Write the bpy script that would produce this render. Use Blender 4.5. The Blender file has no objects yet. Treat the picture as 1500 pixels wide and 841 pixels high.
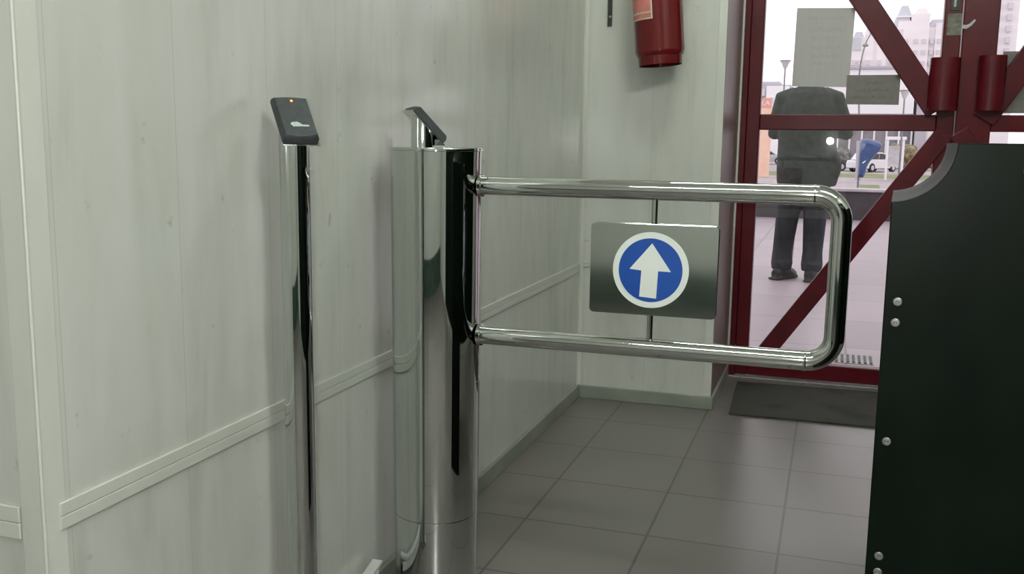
import bpy, bmesh, math, random
from mathutils import Vector, Matrix, noise
random.seed(7)
scene = bpy.context.scene
COL = scene.collection
PI = math.pi

# ------------------------------------------------------------------ camera, sky, lights, exposure
cam_d = bpy.data.cameras.new('camera')
cam = bpy.data.objects.new('camera', cam_d); COL.objects.link(cam)
_f, _pitch, _roll, _yaw = 1419.7, 0.1512, 0.013, -0.3188
cy_, sy_ = math.cos(_yaw), math.sin(_yaw)
fw = Vector((sy_*math.cos(_pitch), cy_*math.cos(_pitch), -math.sin(_pitch)))
rt = Vector((cy_, -sy_, 0)); up = rt.cross(fw)
c_, s_ = math.cos(_roll), math.sin(_roll)
r2 = rt*c_ + up*s_; u2 = up*c_ - rt*s_
cam.matrix_world = Matrix(((r2.x, u2.x, -fw.x, 0), (r2.y, u2.y, -fw.y, 0), (r2.z, u2.z, -fw.z, 1.03), (0, 0, 0, 1)))
cam_d.sensor_width = 36; cam_d.lens = 36*_f/1500; cam_d.clip_start = 0.02; cam_d.clip_end = 2000
scene.camera = cam

w = bpy.data.worlds.new('overcast_sky'); scene.world = w; w.use_nodes = True
bg = w.node_tree.nodes['Background']
bg.inputs[0].default_value = (1.0, 0.91, 0.965, 1); bg.inputs[1].default_value = 1.5
LAMPS = [(-0.25, 2.75, .7, 16.0), (0.85, 0.75, 1.2, 26.0), (-0.45, -0.1, 0.9, 16.0)]   # x, y, length, strength
fl = bpy.data.lights.new('camera_flash', 'POINT'); fl.energy = 30; fl.color = (1, 1, .95); fl.shadow_soft_size = 0.028
flo = bpy.data.objects.new('camera_flash', fl); COL.objects.link(flo); flo.location = (-0.06, -0.03, 1.05)
vs = scene.view_settings
vs.view_transform = 'Standard'; vs.look = 'None'; vs.gamma = 1; vs.use_curve_mapping = False
vs.exposure = 0.0

# ------------------------------------------------------------------ materials
def mat(name, col, rough=.5, metal=0., **k):
    m = bpy.data.materials.new(name); m.use_nodes = True
    b = m.node_tree.nodes['Principled BSDF']
    b.inputs['Base Color'].default_value = (*col, 1); b.inputs['Roughness'].default_value = rough
    b.inputs['Metallic'].default_value = metal
    for kk, v in k.items(): b.inputs[kk.replace('_', ' ')].default_value = v
    return m
def nodes(m): return m.node_tree.nodes, m.node_tree.links, m.node_tree.nodes['Principled BSDF']
def mottle(m, c1, c2, scale=(8, 8, 8), detail=5, lo=.35, hi=.65, bump=0., rough=None):
    """object-space noise mixing two colours of the thing itself"""
    n, l, b = nodes(m)
    tc = n.new('ShaderNodeTexCoord'); mp = n.new('ShaderNodeMapping'); mp.inputs['Scale'].default_value = scale
    nz = n.new('ShaderNodeTexNoise'); nz.inputs['Detail'].default_value = detail; nz.inputs['Scale'].default_value = 1
    cr = n.new('ShaderNodeValToRGB'); cr.color_ramp.elements[0].position = lo; cr.color_ramp.elements[1].position = hi
    cr.color_ramp.elements[0].color = (*c1, 1); cr.color_ramp.elements[1].color = (*c2, 1)
    l.new(tc.outputs['Object'], mp.inputs[0]); l.new(mp.outputs[0], nz.inputs['Vector'])
    l.new(nz.outputs[0], cr.inputs[0]); l.new(cr.outputs[0], b.inputs['Base Color'])
    if bump:
        bp = n.new('ShaderNodeBump'); bp.inputs['Strength'].default_value = bump; bp.inputs['Distance'].default_value = .002
        l.new(nz.outputs[0], bp.inputs['Height']); l.new(bp.outputs[0], b.inputs['Normal'])
    if rough:
        mr = n.new('ShaderNodeMapRange'); mr.inputs[3].default_value = rough[0]; mr.inputs[4].default_value = rough[1]
        l.new(nz.outputs[0], mr.inputs[0]); l.new(mr.outputs[0], b.inputs['Roughness'])
    return m

def math_node(n, l, op, a, b=None):
    x = n.new('ShaderNodeMath'); x.operation = op
    for i, v in enumerate((a, b)):
        if v is None: continue
        if isinstance(v, (int, float)): x.inputs[i].default_value = v
        else: l.new(v, x.inputs[i])
    return x.outputs[0]

def panel_material():
    """glossy PVC wall boards printed with pale upright marble veins, thin board joints"""
    m = mat('marble_pvc_board', (.55, .58, .52), .15); n, l, b = nodes(m)
    tc = n.new('ShaderNodeTexCoord')
    def nz(scale, detail, dist=0.):
        mp = n.new('ShaderNodeMapping'); mp.inputs['Scale'].default_value = scale; mp.inputs['Rotation'].default_value = (0.05, .05, 0)
        t = n.new('ShaderNodeTexNoise'); t.inputs['Scale'].default_value = 1; t.inputs['Detail'].default_value = detail
        t.inputs['Distortion'].default_value = dist
        l.new(tc.outputs['Object'], mp.inputs[0]); l.new(mp.outputs[0], t.inputs['Vector']); return t.outputs[0]
    a = nz((11, 11, 2.0), 6, .8); c = nz((24, 24, 7), 3, .6); d = nz((3, 3, 1.5), 3)
    s = math_node(n, l, 'ADD', math_node(n, l, 'MULTIPLY', a, .55), math_node(n, l, 'MULTIPLY', c, .2))
    s = math_node(n, l, 'ADD', s, math_node(n, l, 'MULTIPLY', d, .25))
    cr = n.new('ShaderNodeValToRGB'); e = cr.color_ramp.elements
    e[0].position = .34; e[0].color = (.47, .485, .445, 1); e[1].position = .58; e[1].color = (.58, .595, .56, 1)
    k = cr.color_ramp.elements.new(.45); k.color = (.54, .56, .515, 1)
    l.new(s, cr.inputs[0])
    # specks of dirt
    v = n.new('ShaderNodeTexNoise'); v.inputs['Scale'].default_value = 26; v.inputs['Detail'].default_value = 3
    l.new(tc.outputs['Object'], v.inputs['Vector'])
    cs = n.new('ShaderNodeMapRange'); cs.inputs[1].default_value = .70; cs.inputs[2].default_value = .78; l.new(v.outputs[0], cs.inputs[0])
    mx = n.new('ShaderNodeMixRGB'); mx.inputs[2].default_value = (.33, .34, .29, 1)
    l.new(math_node(n, l, 'MULTIPLY', cs.outputs[0], .6), mx.inputs[0]); l.new(cr.outputs[0], mx.inputs[1])
    # board joints every 0.25 m along the wall
    sp = n.new('ShaderNodeSeparateXYZ'); l.new(tc.outputs['Object'], sp.inputs[0])
    q = math_node(n, l, 'ADD', sp.outputs[0], sp.outputs[1])
    fr = math_node(n, l, 'FRACT', math_node(n, l, 'DIVIDE', math_node(n, l, 'ADD', q, 20.0 - 0.295), .25))
    j = math_node(n, l, 'LESS_THAN', fr, .007)
    mj = n.new('ShaderNodeMixRGB'); mj.inputs[2].default_value = (.40, .42, .36, 1)
    l.new(math_node(n, l, 'MULTIPLY', j, .6), mj.inputs[0]); l.new(mx.outputs[0], mj.inputs[1])
    l.new(mj.outputs[0], b.inputs['Base Color'])
    bp = n.new('ShaderNodeBump'); bp.inputs['Strength'].default_value = .05; bp.inputs['Distance'].default_value = .004
    l.new(d, bp.inputs['Height']); l.new(bp.outputs[0], b.inputs['Normal'])
    return m

def tile_material(name, base, base2, grout, s, x0, y0, rough, g=.012, rowoff=0.):
    m = mat(name, base, rough); n, l, b = nodes(m)
    tc = n.new('ShaderNodeTexCoord'); sp = n.new('ShaderNodeSeparateXYZ'); l.new(tc.outputs['Object'], sp.inputs[0])
    def ax(o, off):
        q = math_node(n, l, 'DIVIDE', math_node(n, l, 'SUBTRACT', o, off - 100*s), s)
        f = math_node(n, l, 'FRACT', q)
        a = math_node(n, l, 'ABSOLUTE', math_node(n, l, 'SUBTRACT', f, .5))
        return math_node(n, l, 'GREATER_THAN', a, .5 - g), math_node(n, l, 'FLOOR', q)
    gx, ix = ax(sp.outputs[0], x0); gy, iy = ax(sp.outputs[1], y0)
    G = math_node(n, l, 'MAXIMUM', gx, gy)
    cb = n.new('ShaderNodeCombineXYZ'); l.new(ix, cb.inputs[0]); l.new(iy, cb.inputs[1])
    wn = n.new('ShaderNodeTexWhiteNoise'); l.new(cb.outputs[0], wn.inputs['Vector'])
    nz = n.new('ShaderNodeTexNoise'); nz.inputs['Scale'].default_value = 7; nz.inputs['Detail'].default_value = 6
    l.new(tc.outputs['Object'], nz.inputs['Vector'])
    fac = math_node(n, l, 'ADD', math_node(n, l, 'MULTIPLY', wn.outputs[0], .35), math_node(n, l, 'MULTIPLY', nz.outputs[0], .65))
    mx = n.new('ShaderNodeMixRGB'); mx.inputs[1].default_value = (*base, 1); mx.inputs[2].default_value = (*base2, 1); l.new(fac, mx.inputs[0])
    mg = n.new('ShaderNodeMixRGB'); mg.inputs[2].default_value = (*grout, 1); l.new(G, mg.inputs[0]); l.new(mx.outputs[0], mg.inputs[1])
    l.new(mg.outputs[0], b.inputs['Base Color'])
    mr = n.new('ShaderNodeMapRange'); mr.inputs[3].default_value = rough - .06; mr.inputs[4].default_value = rough + .08
    l.new(nz.outputs[0], mr.inputs[0]); l.new(mr.outputs[0], b.inputs['Roughness'])
    bp = n.new('ShaderNodeBump'); bp.inputs['Strength'].default_value = .4; bp.inputs['Distance'].default_value = .001; bp.invert = True
    l.new(G, bp.inputs['Height']); l.new(bp.outputs[0], b.inputs['Normal'])
    return m

def glass_material(name='clear_glass', tint=(.96, .98, .97)):
    m = bpy.data.materials.new(name); m.use_nodes = True; n, l = m.node_tree.nodes, m.node_tree.links
    n.clear(); o = n.new('ShaderNodeOutputMaterial'); mx = n.new('ShaderNodeMixShader'); t = n.new('ShaderNodeBsdfTransparent')
    t.inputs[0].default_value = (*tint, 1); g = n.new('ShaderNodeBsdfGlossy'); g.inputs['Roughness'].default_value = .0
    f = n.new('ShaderNodeFresnel'); f.inputs[0].default_value = 1.52
    l.new(f.outputs[0], mx.inputs[0]); l.new(t.outputs[0], mx.inputs[1]); l.new(g.outputs[0], mx.inputs[2]); l.new(mx.outputs[0], o.inputs[0])
    return m
def emit(name, col, s):
    m = bpy.data.materials.new(name); m.use_nodes = True; n, l = m.node_tree.nodes, m.node_tree.links
    n.clear(); o = n.new('ShaderNodeOutputMaterial'); e = n.new('ShaderNodeEmission'); e.inputs[0].default_value = (*col, 1); e.inputs[1].default_value = s
    l.new(e.outputs[0], o.inputs[0]); return m

M = {}
M['panel'] = panel_material()
M['pvc'] = mottle(mat('pvc_trim', (.6, .62, .57), .3), (.55, .57, .52), (.64, .66, .61), (6, 6, 2))
M['rail'] = mottle(mat('rail_board', (.55, .58, .52), .3), (.53, .555, .50), (.60, .62, .57), (4, 4, 14))
M['skirt'] = mottle(mat('grey_skirting', (.22, .25, .21), .45), (.20, .225, .19), (.27, .29, .25), (5, 5, 9))
M['skirt_dark'] = mottle(mat('added_dark_green_skirting', (.03, .06, .045), .5), (.02, .045, .03), (.045, .08, .06), (5, 5, 9))
M['floor'] = tile_material('floor_tiles', (.135, .125, .118), (.185, .172, .165), (.08, .072, .066), .3352, -.0812, 3.4293, .30, .0105)
M['paving'] = tile_material('terrace_paving', (.29, .245, .268), (.45, .385, .42), (.24, .205, .22), .80, .1, .35, .5, .008)
M['ceil'] = mottle(mat('ceiling_paint', (.7, .7, .66), .8), (.66, .67, .62), (.73, .73, .7), (2, 2, 2))
M['red'] = mottle(mat('red_enamel', (.085, .004, .009), .3, Specular_IOR_Level=.25), (.075, .0035, .008), (.10, .005, .010), (9, 9, 9), bump=.15)
M['reveal'] = mottle(mat('reveal_door_reflection_tint', (.24, .16, .15), .38, Specular_IOR_Level=.3), (.20, .135, .13), (.28, .19, .18), (20, 20, 3))  # reflection of the red door painted in as the panel's brown
M['chrome'] = mottle(mat('polished_steel', (.6, .62, .6), .06, 1.), (.57, .59, .57), (.63, .65, .63), (14, 14, 3), rough=(.02, .07))
M['chrome_post'] = mottle(mat('drawn_polished_steel', (.6, .62, .6), .09, 1., Anisotropic=.75), (.57, .59, .57), (.63, .65, .63), (14, 14, 3), rough=(.02, .055))
M['plate'] = mottle(mat('mirror_plate_steel', (.62, .65, .62), .1, 1.), (.60, .63, .60), (.64, .67, .64), (5, 5, 5), rough=(.06, .12))
M['black_plastic'] = mottle(mat('black_plastic', (.035, .042, .045), .5), (.03, .037, .04), (.045, .052, .055), (90, 90, 90), bump=.3)
M['logo'] = mottle(mat('logo_print', (.45, .55, .52), .5), (.40, .5, .47), (.5, .6, .56), (300, 300, 300))
M['led'] = emit('red_led', (1, .12, .03), 9)
M['sign_white'] = mottle(mat('sign_white', (.80, .86, .82), .35), (.77, .83, .79), (.82, .88, .84), (8, 8, 8))
M['sign_blue'] = mottle(mat('sign_blue', (.005, .07, .36), .35), (.004, .062, .34), (.006, .075, .39), (8, 8, 8))
M['sign_red'] = mottle(mat('sign_red', (.5, .02, .03), .35), (.45, .018, .025), (.52, .024, .032), (8, 8, 8))
M['cab'] = mottle(mat('dark_green_metal', (.008, .016, .010), .42, Specular_IOR_Level=.10), (.0018, .0050, .0028), (.0042, .0085, .0052), (7, 7, 5), rough=(.30, .44))
M['screw'] = mottle(mat('zinc_screw', (.25, .26, .24), .45, .6), (.20, .21, .19), (.30, .30, .28), (200, 200, 200))
M['ext_red'] = mottle(mat('extinguisher_red', (.11, .004, .006), .12), (.10, .003, .005), (.12, .004, .006), (8, 8, 8))
M['label_pink'] = mottle(mat('faded_label', (.55, .18, .16), .45), (.48, .17, .13), (.62, .20, .18), (30, 30, 18))
M['label_white'] = mottle(mat('label_border', (.5, .52, .42), .5), (.45, .48, .38), (.56, .57, .47), (40, 40, 40))
M['black_rubber'] = mottle(mat('black_rubber', (.02, .022, .02), .5), (.016, .018, .016), (.028, .03, .028), (30, 30, 30))
M['paper'] = mottle(mat('paper_back', (.54, .53, .52), .8), (.525, .515, .505), (.555, .545, .535), (60, 60, 9))
M['paper_ink'] = mottle(mat('ink_showing_through', (.50, .49, .48), .8), (.49, .48, .47), (.515, .505, .495), (60, 60, 60))
M['card'] = mottle(mat('cardboard_back', (.22, .205, .195), .85), (.21, .195, .185), (.235, .22, .21), (40, 40, 40))
M['card_ink'] = mottle(mat('card_ink', (.18, .168, .16), .85), (.17, .16, .15), (.19, .178, .17), (60, 60, 60))
M['mat'] = mottle(mat('worn_doormat', (.12, .12, .10), .9), (.014, .015, .012), (.038, .037, .030), (5, 7, 5), 6, .36, .50, bump=.5)
M['white_plastic'] = mottle(mat('white_plastic', (.62, .64, .62), .4), (.56, .58, .56), (.66, .68, .66), (12, 12, 12))
M['glass'] = glass_material()
M['steel_sill'] = mottle(mat('threshold_metal', (.30, .29, .28), .4, .3), (.25, .24, .23), (.36, .35, .34), (20, 20, 20))
M['concrete'] = mottle(mat('grey_concrete', (.075, .066, .070), .85), (.06, .053, .057), (.09, .08, .085), (3, 3, 3))
M['coping'] = mottle(mat('pale_coping', (.5, .47, .49), .8), (.46, .43, .45), (.56, .53, .55), (3, 3, 3))
M['street'] = mottle(mat('pinkish_paving', (.42, .37, .39), .9), (.38, .335, .355), (.46, .41, .43), (.3, .3, .3))
M['grass'] = mottle(mat('pale_grass', (.22, .26, .12), .95), (.18, .22, .10), (.28, .31, .16), (.8, .8, .8))
M['tower'] = mottle(mat('hazed_tower_facade', (.88, .83, .85), .9), (.85, .80, .82), (.9, .86, .88), (.05, .05, .3))  # distance haze painted in as a pale, low-contrast facade
M['tower_roof'] = mottle(mat('hazed_blue_grey_roof', (.56, .58, .64), .8), (.53, .55, .61), (.6, .62, .68), (.1, .1, .1))  # roof colour paled to stand for haze
M['tower_win'] = mottle(mat('hazed_tower_window', (.62, .58, .62), .6), (.58, .54, .58), (.68, .64, .68), (.2, .2, .2))  # panes kept pale, haze put into their colour
M['pav_white'] = mottle(mat('pavilion_white', (.90, .89, .92), .7), (.88, .87, .90), (.92, .91, .94), (.3, .3, .3))
M['pav_glass'] = mottle(mat('pavilion_glazing', (.24, .23, .26), .3), (.18, .17, .20), (.34, .31, .34), (.5, .5, .5))
M['far_grey'] = mottle(mat('far_grey_block', (.50, .47, .54), .9), (.46, .43, .50), (.54, .51, .58), (.2, .2, .2))
M['lamp_metal'] = mottle(mat('lamp_post_metal', (.22, .22, .23), .5), (.18, .18, .19), (.28, .28, .29), (2, 2, 2))
M['lamp_glass'] = mottle(mat('lantern_glass', (.62, .60, .62), .3), (.56, .54, .56), (.68, .66, .68), (6, 6, 6))
M['orange'] = mottle(mat('orange_panel', (.9, .60, .46), .6), (.87, .56, .42), (.92, .64, .5), (2, 2, 2))
M['orange_band'] = mottle(mat('orange_band', (.82, .36, .30), .6), (.78, .33, .27), (.86, .4, .33), (2, 2, 2))
M['hood'] = mottle(mat('blue_hood', (.045, .085, .22), .35), (.035, .07, .19), (.06, .11, .27), (3, 3, 3))
M['car_silver'] = mat('silver_paint', (.55, .55, .58), .25, .5)
M['car_dark'] = mat('dark_paint', (.06, .07, .08), .25, .2)
M['car_white'] = mat('white_paint', (.8, .8, .82), .25)
M['car_glass'] = mat('dark_car_glass', (.06, .065, .07), .08)
M['tyre'] = mottle(mat('tyre_rubber', (.03, .03, .032), .8), (.025, .025, .027), (.04, .04, .042), (9, 9, 9))
M['bush'] = mottle(mat('autumn_leaves', (.30, .24, .14), .9), (.16, .17, .12), (.50, .36, .20), (2.5, 2.5, 2.5), 4, .4, .62)
M['bush_grey'] = mottle(mat('grey_green_leaves', (.17, .17, .16), .9), (.11, .115, .11), (.27, .26, .25), (2.5, 2.5, 2.5), 4, .4, .62)
M['jacket'] = mottle(mat('dark_green_jacket', (.04, .048, .042), .85), (.032, .039, .034), (.05, .06, .052), (25, 25, 25), bump=.4)
M['jeans'] = mottle(mat('dark_trousers', (.022, .024, .03), .85), (.016, .018, .022), (.034, .036, .044), (22, 22, 9), bump=.4)
M['shoe'] = mottle(mat('dark_shoe', (.018, .02, .018), .6), (.014, .016, .014), (.026, .028, .026), (30, 30, 30))
M['skin'] = mottle(mat('skin', (.48, .28, .20), .5), (.44, .25, .18), (.52, .31, .23), (25, 25, 25))
M['hair'] = mottle(mat('dark_hair', (.025, .018, .013), .6), (.018, .013, .01), (.035, .026, .02), (120, 120, 20))

# ------------------------------------------------------------------ helpers
def link(name, bm, material, parent=None, smooth=False, loc=None, rot=None):
    me = bpy.data.meshes.new(name); bm.normal_update(); bm.to_mesh(me); bm.free()
    o = bpy.data.objects.new(name, me); COL.objects.link(o)
    if material is not None: me.materials.append(M[material] if isinstance(material, str) else material)
    if parent: o.parent = parent
    if smooth:
        me.polygons.foreach_set('use_smooth', [True]*len(me.polygons))
        if smooth != 'all':
            me.set_sharp_from_angle(angle=math.radians(38))
            wn = o.modifiers.new('weighted_normal', 'WEIGHTED_NORMAL'); wn.keep_sharp = True; wn.weight = 100
    if loc: o.location = loc
    if rot: o.rotation_euler = rot
    return o
def thing(name, label, cat, loc=(0, 0, 0), rot=(0, 0, 0), group=None):
    o = bpy.data.objects.new(name, None); COL.objects.link(o); o.empty_display_size = .05
    o.location = loc; o.rotation_euler = rot; o['label'] = label; o['category'] = cat
    if group: o['group'] = group
    return o
def tag(o, label, cat, group=None, kind=None):
    o['label'] = label; o['category'] = cat
    if group: o['group'] = group
    if kind: o['kind'] = kind
    return o
def struct(o): o['kind'] = 'structure'; return o
def box(bm, x0, x1, y0, y1, z0, z1, bev=0., seg=2, mtx=None):
    r = bmesh.ops.create_cube(bm, size=1)
    for v in r['verts']:
        v.co = Vector(((x0+x1)/2 + v.co.x*(x1-x0), (y0+y1)/2 + v.co.y*(y1-y0), (z0+z1)/2 + v.co.z*(z1-z0)))
    vs_ = r['verts']
    if bev:
        es = list({e for v in vs_ for e in v.link_edges})
        rr = bmesh.ops.bevel(bm, geom=es, offset=bev, segments=seg, profile=.5, affect='EDGES')
        vs_ = list({v for f in rr['faces'] for v in f.verts} | {v for v in vs_ if v.is_valid})
    if mtx: bmesh.ops.transform(bm, matrix=mtx, verts=vs_)
    return bm
def bx(*a, **k): return box(bmesh.new(), *a, **k)
def prism(bm, pts, axis, a, b, bev=0.):
    """outline pts (2D) in the plane across `axis`, from a to b"""
    def P(p, t):
        return {'x': (t, p[0], p[1]), 'y': (p[0], t, p[1]), 'z': (p[0], p[1], t)}[axis]
    v0 = [bm.verts.new(P(p, a)) for p in pts]; v1 = [bm.verts.new(P(p, b)) for p in pts]
    n = len(pts); f0 = bm.faces.new(v0); f1 = bm.faces.new(v1[::-1])
    for i in range(n): bm.faces.new((v0[i], v1[i], v1[(i+1) % n], v0[(i+1) % n]))
    bmesh.ops.recalc_face_normals(bm, faces=bm.faces)
    if bev:
        es = [e for f in (f0, f1) for e in f.edges]
        bmesh.ops.bevel(bm, geom=es, offset=bev, segments=2, profile=.5, affect='EDGES')
    return bm
def tube(bm, pts, r, n=24, cap=True, up=Vector((0, 0, 1))):
    """tube along points; r is a number, a list, or a list of (ra, rb)"""
    pts = [Vector(p) for p in pts]; rings = []
    t0 = (pts[1]-pts[0]).normalized()
    u = t0.orthogonal().normalized() if abs(t0.dot(up)) > .95 else (up - t0*up.dot(t0)).normalized()
    for i, p in enumerate(pts):
        t = ((pts[min(i+1, len(pts)-1)]-pts[i]).normalized() + (pts[i]-pts[max(i-1, 0)]).normalized()).normalized()
        u = (u - t*u.dot(t)).normalized(); v = t.cross(u)
        rr = r[i] if isinstance(r, (list, tuple)) else r
        ra, rb = rr if isinstance(rr, (list, tuple)) else (rr, rr)
        rings.append([bm.verts.new(p + u*ra*math.cos(2*PI*k/n) + v*rb*math.sin(2*PI*k/n)) for k in range(n)])
    for a, b in zip(rings, rings[1:]):
        for k in range(n): bm.faces.new((a[k], a[(k+1) % n], b[(k+1) % n], b[k]))
    if cap: bm.faces.new(rings[0][::-1]); bm.faces.new(rings[-1])
    bmesh.ops.recalc_face_normals(bm, faces=bm.faces)
    return bm
def lathe(bm, prof, n=48, cx=0, cy=0, cap=True):
    rings = []
    for r, z in prof: rings.append([bm.verts.new((cx + r*math.cos(2*PI*k/n), cy + r*math.sin(2*PI*k/n), z)) for k in range(n)])
    for a, b in zip(rings, rings[1:]):
        for k in range(n): bm.faces.new((a[k], a[(k+1) % n], b[(k+1) % n], b[k]))
    if cap: bm.faces.new(rings[0][::-1]); bm.faces.new(rings[-1])
    bmesh.ops.recalc_face_normals(bm, faces=bm.faces)
    return bm
def ball(bm, c, r, seg=20):
    q = bmesh.ops.create_uvsphere(bm, u_segments=seg, v_segments=seg//2, radius=1)
    r = r if isinstance(r, (tuple, list)) else (r, r, r)
    for v in q['verts']: v.co = Vector((c[0]+v.co.x*r[0], c[1]+v.co.y*r[1], c[2]+v.co.z*r[2]))
    return bm
def disc(bm, cx, cz, r, y0, y1, n=64):
    return prism(bm, [(cx+r*math.cos(2*PI*k/n), cz+r*math.sin(2*PI*k/n)) for k in range(n)], 'y', y0, y1)
def arc(c, r, a0, a1, n):
    return [(c[0]+r*math.cos(a0+(a1-a0)*i/n), c[1]+r*math.sin(a0+(a1-a0)*i/n)) for i in range(n+1)]

XW, YC, YB, YD, XR = -.945, .944, 3.72, 4.338, -.412     # left wall, its front corner, end wall, door plane, reveal
XR2 = 1.30; ZC = 2.7

# ------------------------------------------------------------------ the room
struct(link('floor', bx(-2.3, 2.4, -2.1, 4.42, -.08, 0), 'floor'))
struct(link('ceiling', bx(-2.3, 2.4, -2.1, 4.5, ZC, ZC+.1), 'ceil'))
struct(link('wall_left', bx(XW-.2, XW, YC+.2, YB+.1, 0, ZC), 'panel'))
struct(link('wall_left_front', bx(-2.3, XW, YC, YC+.2, 0, ZC), 'panel'))
struct(link('wall_left_rear', bx(-2.3, -2.2, -2.1, YC, 0, ZC), 'panel'))
struct(link('wall_end', bx(XW-.2, XR, YB, YD+.16, 0, ZC), 'panel'))
struct(link('wall_above_door', bx(XR, XR2, YD-.04, YD+.16, 2.16, ZC), 'panel'))
struct(link('wall_end_right', bx(XR2, 2.4, YB, YD+.16, 0, ZC), 'panel'))
struct(link('wall_right', bx(1.7, 1.8, -2.1, YB, 0, ZC), 'panel'))
struct(link('trim_dark_reflection_right', bx(1.685, 1.7, -.6, YB, .06, 1.55), 'cab'))  # unseen dark panelling, added so the bollard mirrors a dark right side
struct(link('wall_behind', bx(-2.3, 2.4, -2.2, -2.1, 0, ZC), 'panel'))
# facing of the door reveal, tinted brown for the red door mirrored in it
struct(link('trim_reveal', bx(XR, XR+.004, YB+.004, YD-.035, .06, 2.16), 'reveal'))
struct(link('trim_reveal_edge', bx(XR, XR+.012, YD-.045, YD-.03, .06, 2.16, bev=.002), 'pvc'))
# skirting
def skirt(name, pts, m='skirt', h=.052, t=.012):
    bm = bmesh.new()
    for (x0, y0, x1, y1) in pts: box(bm, x0, x1, y0, y1, 0, h, bev=.003)
    return struct(link(name, bm, m))
skirt('baseboard_left', [(XW, YC, XW+.012, YB)][0:1] and [(XW, YC, XW+.012, YB)])
skirt('baseboard_end', [(XW+.012, YB-.012, XR+.012, YB)])
skirt('baseboard_reveal', [(XR, YB, XR+.012, YD-.03)])
skirt('baseboard_left_front', [(-2.2, YC-.012, XW+.012, YC)])
skirt('baseboard_behind_added', [(-2.2, -2.1, 1.68, -2.085)], 'skirt_dark', .24)  # unseen; tall and dark, added for the band mirrored in the sign plate
skirt('baseboard_right', [(1.68, -2.08, 1.7, YB)], 'skirt')
# corner bead, inner corner strip, dado rail boards
bm = bmesh.new(); box(bm, XW-.034, XW+.003, YC-.003, YC, .052, ZC, bev=.001); box(bm, XW, XW+.003, YC-.003, YC+.036, .052, ZC, bev=.001)
struct(link('trim_corner', bm, 'pvc'))
bm = tube(bmesh.new(), [(XW+.0025, YC-.0025, .052), (XW+.0025, YC-.0025, ZC)], .0026, 10)
struct(link('trim_corner_bead', bm, 'pvc', smooth=True))
bm = bmesh.new(); box(bm, XW, XW+.014, YB-.003, YB, .052, ZC, bev=.001); box(bm, XW, XW+.003, YB-.016, YB-.003, .052, ZC, bev=.001)
struct(link('trim_inner_corner', bm, 'pvc'))
bm = bmesh.new(); box(bm, XR-.028, XR+.003, YB-.003, YB, .052, ZC, bev=.001); struct(link('trim_outer_corner', bm, 'pvc'))
def rail(name, a, b, axis, z0, z1):
    bm = bmesh.new(); zm = (z0+z1)/2
    for (q0, q1) in ((z0, zm-.00025), (zm+.00025, z1)):
        if axis == 'y': box(bm, XW, XW+.005, a, b, q0, q1, bev=.0012)
        else: box(bm, a, b, (YC if name.endswith('front') else YB)-.005, (YC if name.endswith('front') else YB), q0, q1, bev=.0012)
    return struct(link(name, bm, 'rail'))
rail('trim_rail_left', .968, YB-.017, 'y', .512, .549)
rail('trim_rail_end', XW+.015, XR-.03, 'x', .534, .562)
rail('trim_rail_front', -2.2, XW-.036, 'x', .505, .549)

# ------------------------------------------------------------------ red glazed double door
FY0, FY1 = YD-.03, YD+.03
bm = bmesh.new(); box(bm, XR+.002, XR+.036, FY0, FY1+.03, 0, 2.15, bev=.003); box(bm, XR2-.036, XR2, FY0, FY1+.03, 0, 2.15, bev=.003); box(bm, XR+.036, XR2-.036, FY0, FY1+.03, 2.11, 2.15, bev=.003)
struct(link('trim_door_frame', bm, 'red'))
struct(link('trim_threshold', bx(XR, XR2, YD-.05, YD+.16, 0, .006, bev=.002), 'steel_sill'))
struct(link('trim_sill_outside', bx(XR, XR2, YD+.16, YD+.24, -.06, .012, bev=.003), 'coping'))
def quad_bar(p, q, wd, y0, y1):
    p, q = Vector(p), Vector(q); d = (q-p).normalized(); n = Vector((-d.y, d.x))*wd/2
    return prism(bmesh.new(), [p+n, q+n, q-n, p-n], 'y', y0, y1, bev=.003)
def leaf(n, x0, x1, xs0, xs1, side):
    """x0..x1 leaf extents, xs0/xs1 the hinge and meeting stile widths"""
    d = bpy.data.objects.new('door_%d' % n, None); COL.objects.link(d); d['kind'] = 'structure'; d.location = (x0, YD, 0)
    def L(name, bm, m, **k):
        o = link(name, bm, m, d, **k); o.matrix_parent_inverse = Matrix.Translation((-x0, -YD, 0)); return o
    lo, hi = (x0+xs0, x1-xs1) if side > 0 else (x0+xs1, x1-xs0)
    L('stile', bx(x0, lo, FY0, FY1, .012, 2.10, bev=.004), 'red')
    L('stile', bx(hi, x1, FY0, FY1, .012, 2.10, bev=.004), 'red')
    L('rail', bx(lo, hi, FY0+.003, FY1-.003, 1.084, 1.150, bev=.004), 'red')
    L('rail', bx(lo, hi, FY0+.003, FY1-.003, .012, .082, bev=.004), 'red')
    L('rail', bx(lo, hi, FY0+.003, FY1-.003, 2.03, 2.10, bev=.004), 'red')
    L('pane', bx(lo, hi, YD-.003, YD+.003, 1.150, 2.03), 'glass')
    L('pane', bx(lo, hi, YD-.003, YD+.003, .082, 1.084), 'glass')
    # braces run between the meeting stile and the hinge stile corners
    mir = (lambda x: x) if side > 0 else (lambda x: .87-x)
    up_a, up_b = (mir(-.29), 2.03), (mir(.387), 1.155)
    lo_a, lo_b = (mir(-.27), .085), (mir(.412), 1.082)
    if side > 0:
        up_a = (-.235, 2.04)
        up_b = (.374, 1.165)
    else:
        up_a = (1.09, 2.03); up_b = (.545, 1.13)
    L('brace', quad_bar(up_a, up_b, .09, FY0-.012, YD-.004), 'red')
    L('brace', quad_bar(lo_a, lo_b, .074, FY0-.012, YD-.004), 'red')
    return d, L
d1, L1 = leaf(1, -.3755, .4395, .0555, .066, 1)
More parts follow.
